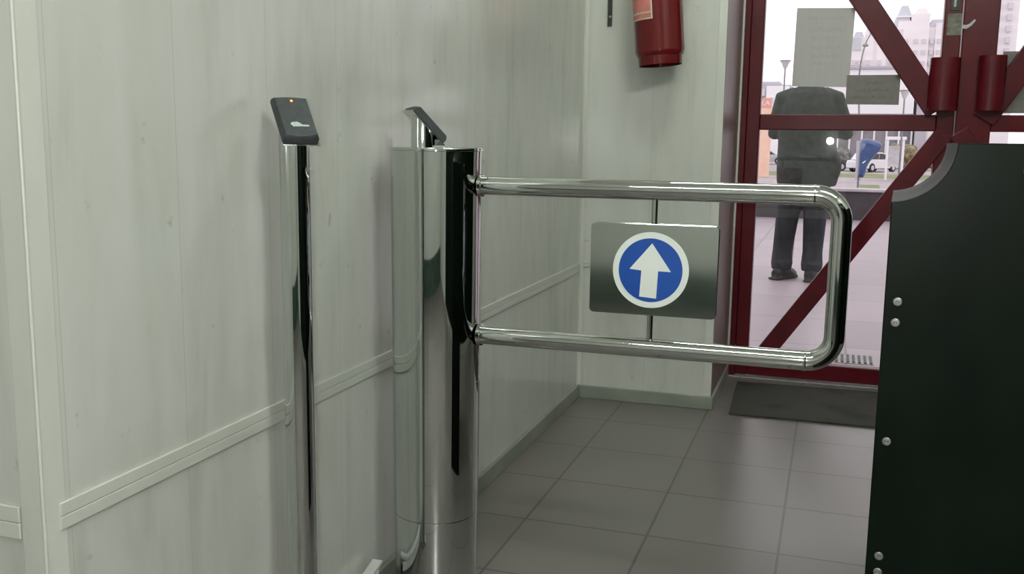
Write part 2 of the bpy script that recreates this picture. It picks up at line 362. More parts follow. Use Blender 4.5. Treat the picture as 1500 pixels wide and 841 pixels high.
d2, L2 = leaf(2, .4445, 1.262, .054, .13, -1)
def pull(L, cx, wd, z0, z1):
    """deep rounded sheet metal pull, open underneath"""
    out = [(cx-wd/2, FY0-.0125)] + [(cx + wd/2*math.cos(PI-PI*i/14)*(1 if 0 < i < 14 else 1), FY0-.022-.05*math.sin(PI*i/14)**.6) for i in range(15)] + [(cx+wd/2, FY0-.0125)]
    t = .005
    inn = [(cx+(x-cx)*(1-2*t/wd), y + (t if y < FY0-.03 else 0)) for x, y in out]
    o = L('door_handle', prism(bmesh.new(), out + inn[::-1], 'z', z0, z1), 'red', smooth=True)
    c = prism(bmesh.new(), [(x, y) for x, y in inn], 'z', z1-.006, z1-.001); L('handle_cap', c, 'red')
pull(L1, .388, .112, 1.165, 1.372); pull(L2, .560, .098, 1.165, 1.378)
# latch on the left leaf and the paper scrap stuck under it, torn tape
L1('latch_plate', bx(.394, .426, FY0-.004, FY0, 1.556, 1.66, bev=.001), 'black_rubber')
L1('latch_bolt', bx(.403, .414, FY0-.010, FY0-.004, 1.568, 1.64, bev=.002), 'steel_sill')
ps = tag(link('paper_scrap', bx(.386, .439, FY0-.0015, FY0-.0003, 1.462, 1.545), mottle(mat('grubby_paper', (.2, .2, .17), .85), (.13, .13, .11), (.25, .25, .21), (35, 35, 50), 3)),
         'small grubby square of paper stuck on the red door stile below the latch', 'paper')
tp = tag(link('tape_shred', tube(bmesh.new(), [(.441, FY0-.003, 1.494), (.455, FY0-.004, 1.492), (.470, FY0-.006, 1.500), (.486, FY0-.006, 1.519)], [(.001, .008), (.001, .008), (.001, .006), (.001, .004)], 10, up=Vector((0, 1, 0))), 'paper'),
         'pale curved shred of tape beside the paper scrap on the door', 'tape')

# sheets on the glass
def sheet(name, label, pts, m, ink, rows, y=YD-.0045, folds=False):
    t = thing(name, label, 'notice', (sum(p[0] for p in pts)/4, y, min(p[1] for p in pts)))
    inv = Matrix.Translation(-t.location)
    o = link('sheet', prism(bmesh.new(), pts, 'y', y-.0006, y), m, t); o.matrix_parent_inverse = inv
    for (cx, cz, wd, h) in rows:      # each faint line of print, broken into short blurred strokes
        x = cx-wd/2; rnd = random.Random(int(cz*1e4)); top = []; bot = []; z0_ = cz-h/2
        while x < cx+wd/2:
            a = rnd.uniform(.003, .008); hh = h*rnd.choice((.55, .8, 1.0, .3)); dd = h*rnd.choice((0, .12, .25))
            top += [(x, z0_+hh), (x+a, z0_+hh)]; bot += [(x, z0_+dd*.8), (x+a, z0_+dd*.8)]; x += a
        bm = prism(bmesh.new(), bot + top[::-1], 'y', y-.00085, y-.0005)
        q = link('print_line', bm, ink, t); q.matrix_parent_inverse = inv
    return t
sheet('paper_notice', 'tall pale grey-green paper sheet taped high on the left door glass', [(-.193, 1.587), (.037, 1.581), (.030, 1.262), (-.197, 1.266)], 'paper', 'paper_ink',
      [(-.075, 1.545, .15, .016), (-.075, 1.497, .13, .020), (-.08, 1.465, .11, .014), (-.07, 1.425, .12, .014), (-.07, 1.392, .12, .020), (-.08, 1.36, .10, .012)])
sheet('cardboard_notice', 'dark grey-brown landscape card on the left door glass, right of the tall sheet', [(.021, 1.311), (.228, 1.311), (.228, 1.190), (.021, 1.192)], 'card', 'card_ink',
      [(.13, 1.28, .06, .014), (.125, 1.25, .12, .014), (.125, 1.222, .15, .012)], y=YD-.0055)
sheet('cardboard_notice', 'olive brown board behind the brace on the right door glass, cut by the photo edge', [(.60, 1.398), (.86, 1.398), (.86, 1.158), (.60, 1.158)], 'card', 'card_ink', [(.72, 1.30, .12, .014)], y=YD-.0045)

# doormat
bm = prism(bmesh.new(), [(-.331, 3.668), (1.05, 3.70), (1.05, 4.25), (-.35, 4.19)], 'z', 0, .008, bev=.002)
tag(link('doormat', bm, 'mat'), 'flat stained grey-green doormat on the tiles inside the red door', 'doormat')
t = thing('floor_grate', 'small dark grate set in the paving just outside the red door', 'grate', (.135, 4.86, 0))
link('grate_frame', prism(bmesh.new(), [(-.09, -.10), (.09, -.10), (.09, .10), (-.09, .10)], 'z', 0, .003), 'steel_sill', t)
for i in range(7):
    o = link('grate_bar', bx(-.006, .006, -.085, .085, .003, .007), 'black_rubber', t, loc=(-.078+i*.026, 0, 0))

# ------------------------------------------------------------------ bollard with swing gate
BX, BY = -.810, 1.93
boll = thing('turnstile_bollard', 'wide polished steel turnstile bollard beside the wall, carrying the swing gate', 'turnstile', (BX, BY, 0))
link('lower_casing', lathe(bmesh.new(), [(.0915, 0), (.0925, .004), (.0935, .2035), (.0930, .2045)], 96), 'chrome_post', boll, smooth=True)
link('upper_casing', lathe(bmesh.new(), [(.0932, .2055), (.0937, .2065), (.0985, .985), (.0990, 1.004)], 96), 'chrome_post', boll, smooth=True)
link('base_flange', lathe(bmesh.new(), [(.112, 0), (.112, .006), (.108, .009), (.094, .009)], 96), 'chrome', boll, smooth=True)
link('top_cap', lathe(bmesh.new(), [(.0992, 1.004), (.1005, 1.005), (.1005, 1.0095), (.0995, 1.011), (.096, 1.0115)], 96), 'chrome', boll, smooth=True)
def card_reader(parent, cx, cy, z0, zt, az, r=.0255, L=.094, W=.062, T=.019, wtop=True):
    """tube cut at 45 degrees with a reader box on the slope; az = direction the face looks to (deg). local to parent"""
    a = Vector((math.cos(az), math.sin(az), 0))
    n = 64; bm = bmesh.new(); lo, hi = [], []
    for k in range(n):
        p = Vector((cx+r*math.cos(2*PI*k/n), cy+r*math.sin(2*PI*k/n), 0))
        h = zt - (p-Vector((cx, cy, 0))).dot(a)
        lo.append(bm.verts.new((p.x, p.y, z0))); hi.append(bm.verts.new((p.x, p.y, h)))
    for k in range(n): bm.faces.new((lo[k], lo[(k+1) % n], hi[(k+1) % n], hi[k]))
    bm.faces.new(lo[::-1]); bm.faces.new(hi)
    link('tube', bm, 'chrome_post', parent, smooth=True)
    nrm = (a + Vector((0, 0, 1))).normalized(); dn = (a - Vector((0, 0, 1))).normalized(); rgt = nrm.cross(dn)   # dn runs down the slope
    upv = -dn; rgt = upv.cross(nrm)
    R = Matrix((( rgt.x, upv.x, nrm.x, cx), (rgt.y, upv.y, nrm.y, cy), (rgt.z, upv.z, nrm.z, zt), (0, 0, 0, 1)))
    def add(name, bm, m, par=parent, **k):
        bmesh.ops.transform(bm, matrix=R, verts=bm.verts); return link(name, bm, m, par, **k)
    add('mounting_plate', bx(-.030, .0335, -.053, .050, 0, .002, bev=.0006), 'chrome')
    # box: softly tapered, with a curved chin
    bm = bmesh.new()
    def outline(w_, l0, l1, chin):
        pts = [(-w_/2, l1), (-w_/2, l0)]
        pts += [(-w_/2 + w_*i/10, l0 - chin*math.sin(PI*i/10)) for i in range(1, 10)] + [(w_/2, l0), (w_/2, l1)]
        pts += [(w_/2 - w_*i/10, l1 + chin*.35*math.sin(PI*i/10)) for i in range(1, 10)]
        return pts
    lv = [(W, 0.0, .0022), (W, 0, T*.55), (W*.90, .004, T*.93), (W*.86, .006, T)]
    rings = []
    for (w_, ins, z) in lv: rings.append([bm.verts.new((x, y, z)) for x, y in outline(w_, -L/2+ins, L/2-ins, .006)])
    for r0, r1 in zip(rings, rings[1:]):
        for k in range(len(r0)): bm.faces.new((r0[k], r0[(k+1) % len(r0)], r1[(k+1) % len(r0)], r1[k]))
    bm.faces.new(rings[0][::-1]); bm.faces.new(rings[-1]); bmesh.ops.recalc_face_normals(bm, faces=bm.faces)
    bx_ = add('reader_box', bm, 'black_plastic', smooth=True)
    bm = bmesh.new(); ball(bm, (.0, L/2-.012, T), (.0022, .0022, .0012), 12); add('status_light', bm, 'led', bx_, smooth='all')
    # logo: a swirl of three feathers and a short name bar
    bm = bmesh.new()
    # one joined mark: a feathered crest running into a short name bar
    crest = [(.017, -.0262), (.017, -.0225), (.006, -.0222), (.0015, -.0175), (-.003, -.0152), (-.0065, -.0158), (-.0042, -.0182), (-.0085, -.0160), (-.0125, -.0178), (-.0142, -.0212), (-.0105, -.0262), (-.0088, -.0278), (-.0072, -.0252), (-.0050, -.0268), (-.002, -.0262)]
    prism(bm, crest, 'z', T+.0001, T+.0004)
    add('logo', bm, 'logo', bx_)
card_reader(boll, -.842-BX, 0.0, 1.011, 1.052, math.radians(46))
# swing gate: one bent tube loop with the sign plate
gate = thing('swing_gate', 'chrome tubular swing gate arm with a round arrow sign, hung on the bollard', 'gate', (BX, BY, 0))
gi = Matrix.Translation(-gate.location)
def G(name, bm, m, par=None, **k):
    o = link(name, bm, m, par or gate, **k)
    if par is None: o.matrix_parent_inverse = gi
    return o
zt, zb, xe, rc, tr = .933, .612, .0165, .050, .0195
pts = [(BX+.0985, BY, zt), (BX+.2, BY, zt), (xe-rc-.1, BY, zt), (xe-rc, BY, zt)]
pts += [(xe-rc+rc*math.sin(a), BY, zt-rc+rc*math.cos(a)) for a in [PI/2*i/12 for i in range(1, 13)]]
pts += [(xe, BY, zb+rc)]
pts += [(xe-rc+rc*math.cos(a), BY, zb+rc-rc*math.sin(a)) for a in [PI/2*i/12 for i in range(1, 13)]]
pts += [(xe-rc-.1, BY, zb), (BX+.2, BY, zb), (BX+.0985, BY, zb)]
G('frame', tube(bmesh.new(), pts, tr, 40, up=Vector((0, 1, 0))), 'chrome', smooth=True)
for z in (zt, zb):
    G('collar', tube(bmesh.new(), [(BX+.0985, BY, z), (BX+.106, BY, z)], .0235, 32), 'chrome', smooth=True)
for x in (xe-rc-.002,):
    for z in (zt, zb): G('weld_ring', tube(bmesh.new(), [(x-.0025, BY, z), (x-.001, BY, z), (x+.001, BY, z), (x+.0025, BY, z)], [tr, tr+.0009, tr+.0009, tr], 40), 'chrome', smooth=True)
G('stem', tube(bmesh.new(), [(-.3385, BY, zt-tr+.003), (-.3385, BY, .858)], .0062, 20), 'chrome', smooth=True)
G('stem', tube(bmesh.new(), [(-.3405, BY, .690), (-.3405, BY, zb+tr-.003)], .0062, 20), 'chrome', smooth=True)
x0, x1, z0, z1, q = -.466, -.209, .681, .866, .009
pl = arc((x1-q, z1-q), q, 0, PI/2, 6)+arc((x0+q, z1-q), q, PI/2, PI, 6)+arc((x0+q, z0+q), q, PI, 1.5*PI, 6)+arc((x1-q, z0+q), q, 1.5*PI, 2*PI, 6)
G('sign_plate', prism(bmesh.new(), pl, 'y', BY-.0085, BY-.0067, bev=.0005), 'plate')
G('sign_plate', prism(bmesh.new(), pl, 'y', BY+.0067, BY+.0085, bev=.0005), 'plate')
SX, SZ = -.3415, .7735
sf = G('arrow_sign', disc(bmesh.new(), SX, SZ, .0768, BY-.0102, BY-.0086), 'sign_white')
G('blue_field', disc(bmesh.new(), SX, SZ, .0645, BY-.0108, BY-.0103), 'sign_blue', sf)
u = .000359
G('arrow', prism(bmesh.new(), [(SX+a*u, SZ+b*u) for a, b in ((6, 152), (116, -4), (44, -3), (38, -158), (-58, -152), (-50, -3), (-118, 3))], 'y', BY-.0114, BY-.0109), 'sign_white', sf)
sb = G('no_entry_sign', disc(bmesh.new(), SX, SZ, .0768, BY+.0086, BY+.0102), 'sign_red')
G('white_bar', bx(SX-.055, SX+.055, BY+.0103, BY+.0108, SZ-.012, SZ+.012), 'sign_white', sb)

# ------------------------------------------------------------------ card reader post at the wall
PX, PY = -.880, 1.47
post = thing('card_reader_post', 'slim polished steel post by the left wall with a black card reader on top', 'card reader', (PX, PY, 0))
card_reader(post, 0, 0, .006, 1.052, math.radians(-42), r=.0258)
link('base_flange', lathe(bmesh.new(), [(.045, 0), (.045, .005), (.043, .008), (.027, .008)], 48), 'chrome', post, smooth=True)

# white cable duct on the skirting, ends next to the bollard
t = thing('cable_duct', 'white plastic cable duct at the foot of the wall, left of the bollard', 'cable duct', (XW+.03, 1.7, 0))
ci = Matrix.Translation(-t.location)
o = link('duct', bx(XW+.0125, XW+.034, 1.60, 1.845, .054, .079, bev=.003), 'white_plastic', t); o.matrix_parent_inverse = ci
o = link('duct_lid', prism(bmesh.new(), [(1.58, .0795), (1.82, .0795), (1.858, .091), (1.855, .097), (1.81, .085), (1.58, .085)], 'x', XW+.013, XW+.036), 'white_plastic', t); o.matrix_parent_inverse = ci
o = link('cable', tube(bmesh.new(), [(XW+.024, 1.835, .068), (XW+.024, 1.852, .062), (XW+.026, 1.856, .03), (XW+.028, 1.84, .006)], .005, 12), 'black_rubber', t, smooth=True); o.matrix_parent_inverse = ci

# ------------------------------------------------------------------ dark green housing on the right
cab = thing('turnstile_housing', 'tall dark green metal cabinet with a scooped corner at the right edge', 'cabinet', (.076, 1.45, 0), (0, 0, -.058))
R_ = .082; H = 1.033
outl = [(0, .0), (0, H-R_)] + arc((-.003, H), R_, -PI/2, 0, 24)[1:] + [(.62, H), (.62, 0)]
link('body', prism(bmesh.new(), outl, 'y', .0, .37, bev=.0022), 'cab', cab, smooth=True)
for (x, z) in ((.0175, .811), (.0165, .781), (.0165, .607), (.0175, .433), (.0175, .408)):
    s = link('screw', lathe(bmesh.new(), [(.0062, 0), (.0062, .0012), (.0052, .0022), (.0022, .0024), (.0014, .0014)], 24), 'screw', cab, smooth=True, loc=(x, .0, z), rot=(PI/2, 0, 0))
link('lock', lathe(bmesh.new(), [(.0095, 0), (.0095, .003), (.008, .0045), (.003, .0045)], 32), 'screw', cab, smooth=True, loc=(.170, 0, .997), rot=(PI/2, 0, 0))

# ------------------------------------------------------------------ fire extinguisher on the end wall
ex = thing('fire_extinguisher', 'red fire extinguisher hanging on the end wall beside the door', 'fire extinguisher', (-.632, 3.615, 1.305), (0, math.radians(-4.5), 0))
er = .0895
link('cylinder', lathe(bmesh.new(), [(.074, .026), (er-.006, .034), (er, .050), (er, .38), (.078, .42), (.055, .45), (.030, .462), (.024, .475)], 72), 'ext_red', ex, smooth=True)
link('base_ring', lathe(bmesh.new(), [(.0770, 0), (.0785, 0), (.0800, .034), (.0700, .034), (.0680, .030), (.0695, .002)], 72, cap=False), 'ext_red', ex, smooth=True)
def wrap(r, a0, a1, z0, z1, n=24, t=.0006):
    bm = bmesh.new(); g = []
    for i in range(n+1):
        a = a0+(a1-a0)*i/n
        g.append([bm.verts.new((rr*math.cos(a), rr*math.sin(a), z)) for rr in (r, r+t) for z in (z0, z1)])
    for p, q_ in zip(g, g[1:]):
        bm.faces.new((p[2], q_[2], q_[3], p[3])); bm.faces.new((p[0], p[1], q_[1], q_[0]))
        bm.faces.new((p[1], p[3], q_[3], q_[1])); bm.faces.new((p[0], q_[0], q_[2], p[2]))
    bm.faces.new((g[0][0], g[0][2], g[0][3], g[0][1])); bm.faces.new((g[-1][0], g[-1][1], g[-1][3], g[-1][2]))
    bmesh.ops.recalc_face_normals(bm, faces=bm.faces); return bm
A0, A1 = math.radians(150), math.radians(266)     # angle range on the camera-left side
lab = link('label', wrap(er, A0, A1, .158, .36), 'label_white', ex, smooth=True)
link('label_field', wrap(er+.0007, A0+.02, A1-.055, .185, .352), 'label_pink', lab, smooth=True)
link('label_field', wrap(er+.0007, A0+.02, A1-.055, .163, .179), 'label_pink', lab, smooth=True)
link('valve', lathe(bmesh.new(), [(.020, .470), (.020, .50), (.014, .505), (.014, .53)], 24), 'screw', ex, smooth=True)
link('lever', bx(-.09, .03, -.012, .012, .528, .536, bev=.003), 'ext_red', ex); link('carry_handle', bx(-.08, .02, -.012, .012, .500, .507, bev=.003), 'black_rubber', ex)
link('hose', tube(bmesh.new(), [(.018, 0, .495), (.07, 0, .50), (.105, 0, .46), (.108, .02, .40), (.106, .02, .30)], .009, 16), 'black_rubber', ex, smooth=True)
link('wall_bracket', bx(-.02, .02, .088, .104, .30, .50, bev=.002), 'black_rubber', ex)
# black strap
st = thing('hanging_strap', 'narrow black strap with a round metal stud hanging in the corner of the end wall', 'strap', (-.8485, YB-.004, 1.46))
link('strap', prism(bmesh.new(), [(-.0095, .40), (-.0085, 0), (.0085, .0005), (.0095, .40)], 'y', -.004, .0, bev=.0008), 'black_rubber', st)
link('stud', ball(bmesh.new(), (.002, -.005, .034), (.0055, .003, .0055), 16), 'screw', st, smooth='all')

# ------------------------------------------------------------------ ceiling lights (above the frame)
for i, (x, y, ln, s) in enumerate(LAMPS):
    t = thing('ceiling_light', ['fluorescent ceiling light over the swing gate', 'fluorescent ceiling light over the green cabinet', 'fluorescent ceiling light nearest the rear wall'][i], 'ceiling light', (x, y, ZC))
    link('housing', bx(-ln/2-.02, ln/2+.02, -.11, .11, -.05, 0, bev=.004), 'sign_white', t)
    for k in (-1, 1):
        link('tube_lamp', tube(bmesh.new(), [(-ln/2, k*.055, -.068), (ln/2, k*.055, -.068)], .014, 16), emit('tube_glow_%d%d' % (i, k+1), ((.93, 1.0, .88), (.97, 1, .93), (1.0, 1, .95))[i], s*4), t, smooth=True)

# ------------------------------------------------------------------ outside: terrace, parapet, street
struct(link('terrace', bx(-14, 18, 4.49, 14.2, -.1, 0), 'paving'))
struct(link('terrace_wall', bx(-14, 18, 14.0, 14.35, -1.2, .385), 'concrete'))
struct(link('terrace_coping', bx(-14, 18, 13.97, 14.38, .385, .425, bev=.01), 'coping'))
struct(link('building_facade_left', bx(-14, XW-.2, YD, YD+.16, -.1, 4), 'coping'))
struct(link('building_facade_right', bx(2.4, 18, YD, YD+.16, -.1, 4), 'coping'))
struct(link('street_ground', bx(-300, 300, 14.35, 900, -1.3, -1.0), 'street'))
gb = bmesh.new(); prism(gb, [(-14, 66), (6, 61.5), (6, 71), (-14, 74)], 'z', -1.02, -.995)
tag(link('grass_strip', gb, 'grass'), 'long pale green grass strip beyond the terrace parapet', 'grass', kind='stuff')
gb = prism(bmesh.new(), [(1.05, 44), (1.9, 44), (2.1, 52), (1.15, 52)], 'z', -1.02, -.995)
tag(link('grass_patch', gb, 'grass'), 'small square of grass at the foot of the blue hood', 'grass', kind='stuff')

# blue hood on a post
hd = thing('payphone_hood', 'blue rounded hood on a thin post beyond the terrace parapet', 'payphone', (.95, 46, -1))
prof = [(0.0, 0.55), (.22, .55), (.30, .72), (.34, 1.0), (.45, 1.25), (.66, 1.52), (.86, 1.80), (.92, 1.98), (.86, 2.08), (.62, 2.19), (.32, 2.25), (0.04, 2.24), (0.0, 2.1)]
bm = bmesh.new(); rings = []
for k in range(9):
    s = math.sin(PI*(k+.35)/8.7)**.35; yy = -.42+.84*k/8
    rings.append([bm.verts.new(((x-.1)*(.55+.45*s)+.1, yy, 1.35+(z-1.35)*(.62+.38*s))) for x, z in prof])
for a, b in zip(rings, rings[1:]):
    for k in range(len(prof)): bm.faces.new((a[k], a[(k+1) % len(prof)], b[(k+1) % len(prof)], b[k]))
bm.faces.new(rings[0]); bm.faces.new(rings[-1][::-1]); bmesh.ops.recalc_face_normals(bm, faces=bm.faces)
link('hood', bm, 'hood', hd, smooth=True)
link('post', tube(bmesh.new(), [(.02, 0, 0), (.02, 0, 2.1)], .045, 16), 'lamp_metal', hd, smooth=True)
link('mark', prism(bmesh.new(), [(.16, 1.17), (.27, 1.27), (.26, 1.32), (.13, 1.22)], 'y', -.44, -.425), 'sign_white', hd)

# lantern posts
def lantern(x, y, h, label):
    t = thing('street_lantern', label, 'street lamp', (x, y, -1))
    link('post', tube(bmesh.new(), [(0, 0, 0), (0, 0, h-.35)], [.05, .032], 16), 'lamp_metal', t, smooth=True)
    link('lamp_shade', lathe(bmesh.new(), [(.05, h-.38), (.09, h-.30), (.17, h-.10), (.23, h-.03)], 24), 'lamp_glass', t, smooth=True)
    link('lid', lathe(bmesh.new(), [(.25, h-.03), (.25, h), (.20, h+.02)], 24), 'lamp_metal', t, smooth=True)
lantern(-2.48, 47, 5.75, 'street lantern with a flared head against the white sky at the left')
lantern(2.70, 47, 4.40, 'street lantern with a flared head in front of the white pavilion')
sl = thing('street_light', 'tall curved street light with two heads before the towers', 'street lamp', (1.24, 59, -1))
link('pole', tube(bmesh.new(), [(0, 0, 0), (-.08, 0, 2.2)], [.16, .14], 16), 'far_grey', sl, smooth=True)
link('pole', tube(bmesh.new(), [(-.08, 0, 2.2), (-.32, 0, 5.6), (-.27, 0, 6.5), (-.17, 0, 7.2), (-.02, 0, 7.75), (.2, 0, 8.2)], [.06, .05, .045, .04, .035, .03], 12), 'lamp_metal', sl, smooth=True)
for (x, z) in ((-.20, 7.44), (.14, 8.14)):
    link('lamp_head', ball(bmesh.new(), (x+.12, 0, z+.04), (.17, .10, .09), 14), 'lamp_metal', sl, smooth='all')

# orange sign
sg = thing('sign_pylon', 'peach coloured kiosk sign with a red lettered band at the far left of the street', 'sign', (-4.10, 60, -1))
link('panel', bx(-.62, .32, -.15, .15, .0, 4.2, bev=.02), 'orange', sg)
link('header', bx(-.60, .30, -.19, -.151, 4.08, 4.63, bev=.01), 'orange_band', sg)
fc = bpy.data.curves.new('sign_letters', 'FONT'); fc.body = 'ELA'; fc.size = .42; fc.align_x = 'CENTER'; fc.extrude = .01
tmp = bpy.data.objects.new('letters_curve', fc); COL.objects.link(tmp); bpy.context.view_layer.update()
lm_ = bpy.data.meshes.new_from_object(tmp.evaluated_get(bpy.context.evaluated_depsgraph_get())); bpy.data.objects.remove(tmp)
lm_.materials.clear(); lm_.materials.append(M['sign_white'])
fo = bpy.data.objects.new('letters', lm_); COL.objects.link(fo); fo.parent = sg; fo.location = (-.15, -.205, 4.2); fo.rotation_euler = (PI/2, 0, 0)

# cars
def car(x, y, rz, m, label):
    t = thing('car', label, 'car', (x, y, -1), (0, 0, rz))
    body = [(-2.1, .32), (-2.12, .62), (-2.0, .84), (-1.3, .92), (1.05, .92), (1.75, .82), (2.08, .66), (2.12, .34), (1.75, .26), (-1.75, .26)]
    bm = prism(bmesh.new(), body, 'y', -.82, .82, bev=.07); link('body', bm, m, t, smooth=True)
    cab_ = [(-1.75, .90), (-1.25, 1.36), (-.9, 1.43), (.15, 1.43), (.5, 1.33), (1.15, .91)]
    link('roof', prism(bmesh.new(), cab_, 'y', -.70, .70, bev=.07), m, t, smooth=True)
    for s in (-1, 1):
        link('side_window', prism(bmesh.new(), [(-1.45, .95), (-1.12, 1.30), (-.35, 1.35), (-.35, .95)], 'y', s*.705-.01, s*.705+.01), 'car_glass', t)
        link('side_window', prism(bmesh.new(), [(-.28, .95), (-.28, 1.35), (.15, 1.34), (.42, 1.27), (.92, .95)], 'y', s*.705-.01, s*.705+.01), 'car_glass', t)
        for xx in (-1.3, 1.3):
            wbm = lathe(bmesh.new(), [(.31, -.11), (.33, -.08), (.33, .08), (.31, .11)], 24)
            wh = link('wheel', wbm, 'tyre', t, loc=(xx, s*.76, .33), rot=(PI/2, 0, 0))
            link('hubcap', lathe(bmesh.new(), [(.18, -.125), (.18, .125)], 16), 'lamp_glass', wh)
    link('headlight', bx(2.0, 2.14, -.75, -.45, .56, .70, bev=.02), 'lamp_glass', t); link('headlight', bx(2.0, 2.14, .45, .75, .56, .70, bev=.02), 'lamp_glass', t)
    return t
car(-6.55, 97, 0, 'car_silver', 'silver car parked at the far left beyond the grass')
car(-.9, 78, 0, 'car_dark', 'dark car parked between the standing person and the blue hood')
car(2.55, 76.5, .95, 'car_white', 'white car parked right behind the blue hood')

# white pavilion
pv = thing('pavilion', 'long low white pavilion with a flat roof in front of the towers', 'building', (2, 92, -1))
pvi = Matrix.Translation(-pv.location)
def Pp(name, bm, m): o = link(name, bm, m, pv); o.matrix_parent_inverse = pvi; return o
Pp('wall', bx(-2.2, 5.95, 90, 100, 3.6, 7.35, bev=.03), 'pav_white')
Pp('roof', bx(-2.4, 6.15, 89.8, 100.2, 7.35, 7.6, bev=.04), 'far_grey')
Pp('glazed_front', bx(-2.2, 5.95, 91, 99.5, -1, 3.6), 'pav_glass')
Pp('stair_tower', bx(6.2, 7.1, 90, 99, -1, 6.9, bev=.03), 'far_grey')
for i in range(9): Pp('column', bx(-2.1+i, -1.95+i, 90.6, 90.8, -1, 3.6), 'pav_white')
Pp('sill', bx(-2.2, 5.95, 90.2, 90.9, 3.45, 3.62), 'lamp_glass')
# pale stand
fr = thing('bus_stop_frame', 'pale metal frame stand on the pavement right of the white car', 'frame', (3.15, 60, -1))
for (x, y) in ((-.42, -.3), (.42, -.3), (-.42, .3), (.42, .3)): link('leg', bx(x-.05, x+.05, y-.05, y+.05, 0, 2.4), 'pav_white', fr)
link('roof', bx(-.55, .55, -.42, .42, 2.28, 2.46, bev=.02), 'pav_white', fr)
link('panel', bx(-.36, .36, .26, .3, .75, 1.95), 'lamp_glass', fr); link('shelf', bx(-.42, .42, -.3, .3, .35, .45), 'lamp_glass', fr)
bn = tag(link('litter_bin', lathe(bmesh.new(), [(.28, 0), (.34, .06), (.38, .8), (.40, .84), (.36, .88)], 20, cx=0), 'lamp_metal', smooth=True, loc=(4.3, 61, -1)), 'dark litter bin beside the pale frame stand', 'bin')
br = thing('red_barrier', 'thin red road barrier behind the white car', 'barrier', (3.0, 84, -1), (0, 0, .1))
for i in range(3): link('leg', bx(-.9+i*.9-.05, -.9+i*.9+.05, -.05, .05, 0, 1.0), 'sign_red', br)
for z in (.5, .95): link('rail', bx(-1.3, 1.3, -.04, .04, z-.07, z+.07), 'sign_red', br)
# shrubs in front of the pavilion
def bush(x, y, r, m, label):
    bm = bmesh.new(); rnd = random.Random(int(x*100)+int(y))
    for k in range(9):
        c = (rnd.uniform(-.6, .6)*r, rnd.uniform(-.5, .5)*r, r*(.5+rnd.uniform(0, .75)))
        q = bmesh.ops.create_icosphere(bm, subdivisions=3, radius=r*rnd.uniform(.35, .6))
        for v in q['verts']:
            v.co = v.co*(1+.35*noise.noise(v.co*3.1/r+Vector((k, 0, 0)))) + Vector(c)
    t = thing('shrub', label, 'shrub', (x, y, -1)); link('foliage', bm, m, t)
    link('stem', tube(bmesh.new(), [(0, 0, 0), (.05*r, 0, r*.7)], [.08*r, .05*r], 8), 'lamp_metal', t)
bush(5.0, 87, 1.2, 'bush', 'yellow-brown autumn shrub at the right end of the pavilion')
bush(3.0, 87, .85, 'bush_grey', 'grey-green shrub before the middle of the pavilion, left of the yellow-brown one')
bush(7.6, 84, 1.4, 'bush', 'autumn shrub beyond the right end of the pavilion, glimpsed by the cabinet')
bush(.5, 88, .95, 'bush_grey', 'grey-green shrub just above the blue hood')

# far buildings
def tower(label, x, y, blocks, wins, name='apartment_tower'):
    """blocks: (part name, x0,x1, depth, z0,z1, taper, material); windows as parts"""
    t = thing(name, label, 'building', (x, y, -1))
    for (nm, a, b, dp, z0, z1, tp_, m) in blocks:
        bm = bmesh.new(); box(bm, a, b, -(dp-19)*.35 if nm != 'wall' else 0, dp, z0, z1)
        if tp_:
            for v in bm.verts:
                if v.co.z > (z0+z1)/2: v.co.x += (1 if v.co.x < (a+b)/2 else -1)*tp_; v.co.y += tp_ if v.co.y < dp/2 else -tp_
        link(nm, bm, m, t)
    first = None
    for (wx, wz, ww, wh) in wins:
        if first is None:
            first = link('window', bx(-.5, .5, -1.6, .05, -.5, .5), 'tower_win', t); o = first
        else:
            o = first.copy(); COL.objects.link(o); o.parent = t
        o.location = (wx, 0, wz); o.scale = (ww, 1, wh)
    return t
tower('tall pale pink apartment tower with a blue-grey mansard roof, centre of the door glass', 25, 400,
      [('wall', -9.5, 10, 22, 0, 45.5, 0, 'tower'), ('bay', -4, -1.6, 22.4, 0, 47.5, 0, 'tower'), ('bay', -1.6, 4.8, 22.6, 0, 50, 0, 'tower'), ('bay', 7, 9.6, 22.5, 0, 46.5, 0, 'tower'),
       ('roof', -7.8, -1.2, 20, 45.5, 49.0, 1.0, 'tower_roof'), ('roof', -6.5, -1.5, 18, 49.6, 53.4, 1.4, 'tower_roof'), ('cornice', -6.8, -1.2, 19, 49.0, 49.6, 0, 'tower'),
       ('roof', 4.8, 10.2, 20, 45.5, 48.0, .9, 'tower_roof'), ('parapet', .0, 4, 22, 50, 52, .5, 'tower'), ('dormer', -6.2, -3.6, 20.5, 44.5, 47.6, .3, 'tower')],
      [(x, z, wd, 1.6) for z in (16, 20, 24, 28, 32, 36, 40) for x, wd in ((-7.6, 1.2), (-5.2, 1.2), (-2.8, 1.4), (.4, 1.7), (3.2, 1.7), (5.9, 1.2), (8.3, 1.4))])
tower('lower pale apartment tower with balcony columns, left of the taller tower', 10, 380,
      [('wall', -7.5, 4.5, 20, 0, 40, 0, 'tower'), ('bay', -2.5, .2, 20.5, 0, 43, 0, 'tower'), ('bay', 1.4, 3.4, 20.5, 0, 42, 0, 'tower'), ('roof', -6.9, -3.1, 18, 40, 42, .8, 'tower_roof'), ('roof_panel', -6.9, -4.0, 20.6, 35.5, 39.9, 0, 'tower_roof')],
      [(x, z, wd, 1.7) for z in (15, 19, 23, 27, 31) for x, wd in ((-6.4, 1.3), (-4.1, 1.2), (-1.2, 1.5), (2.4, 1.2))])
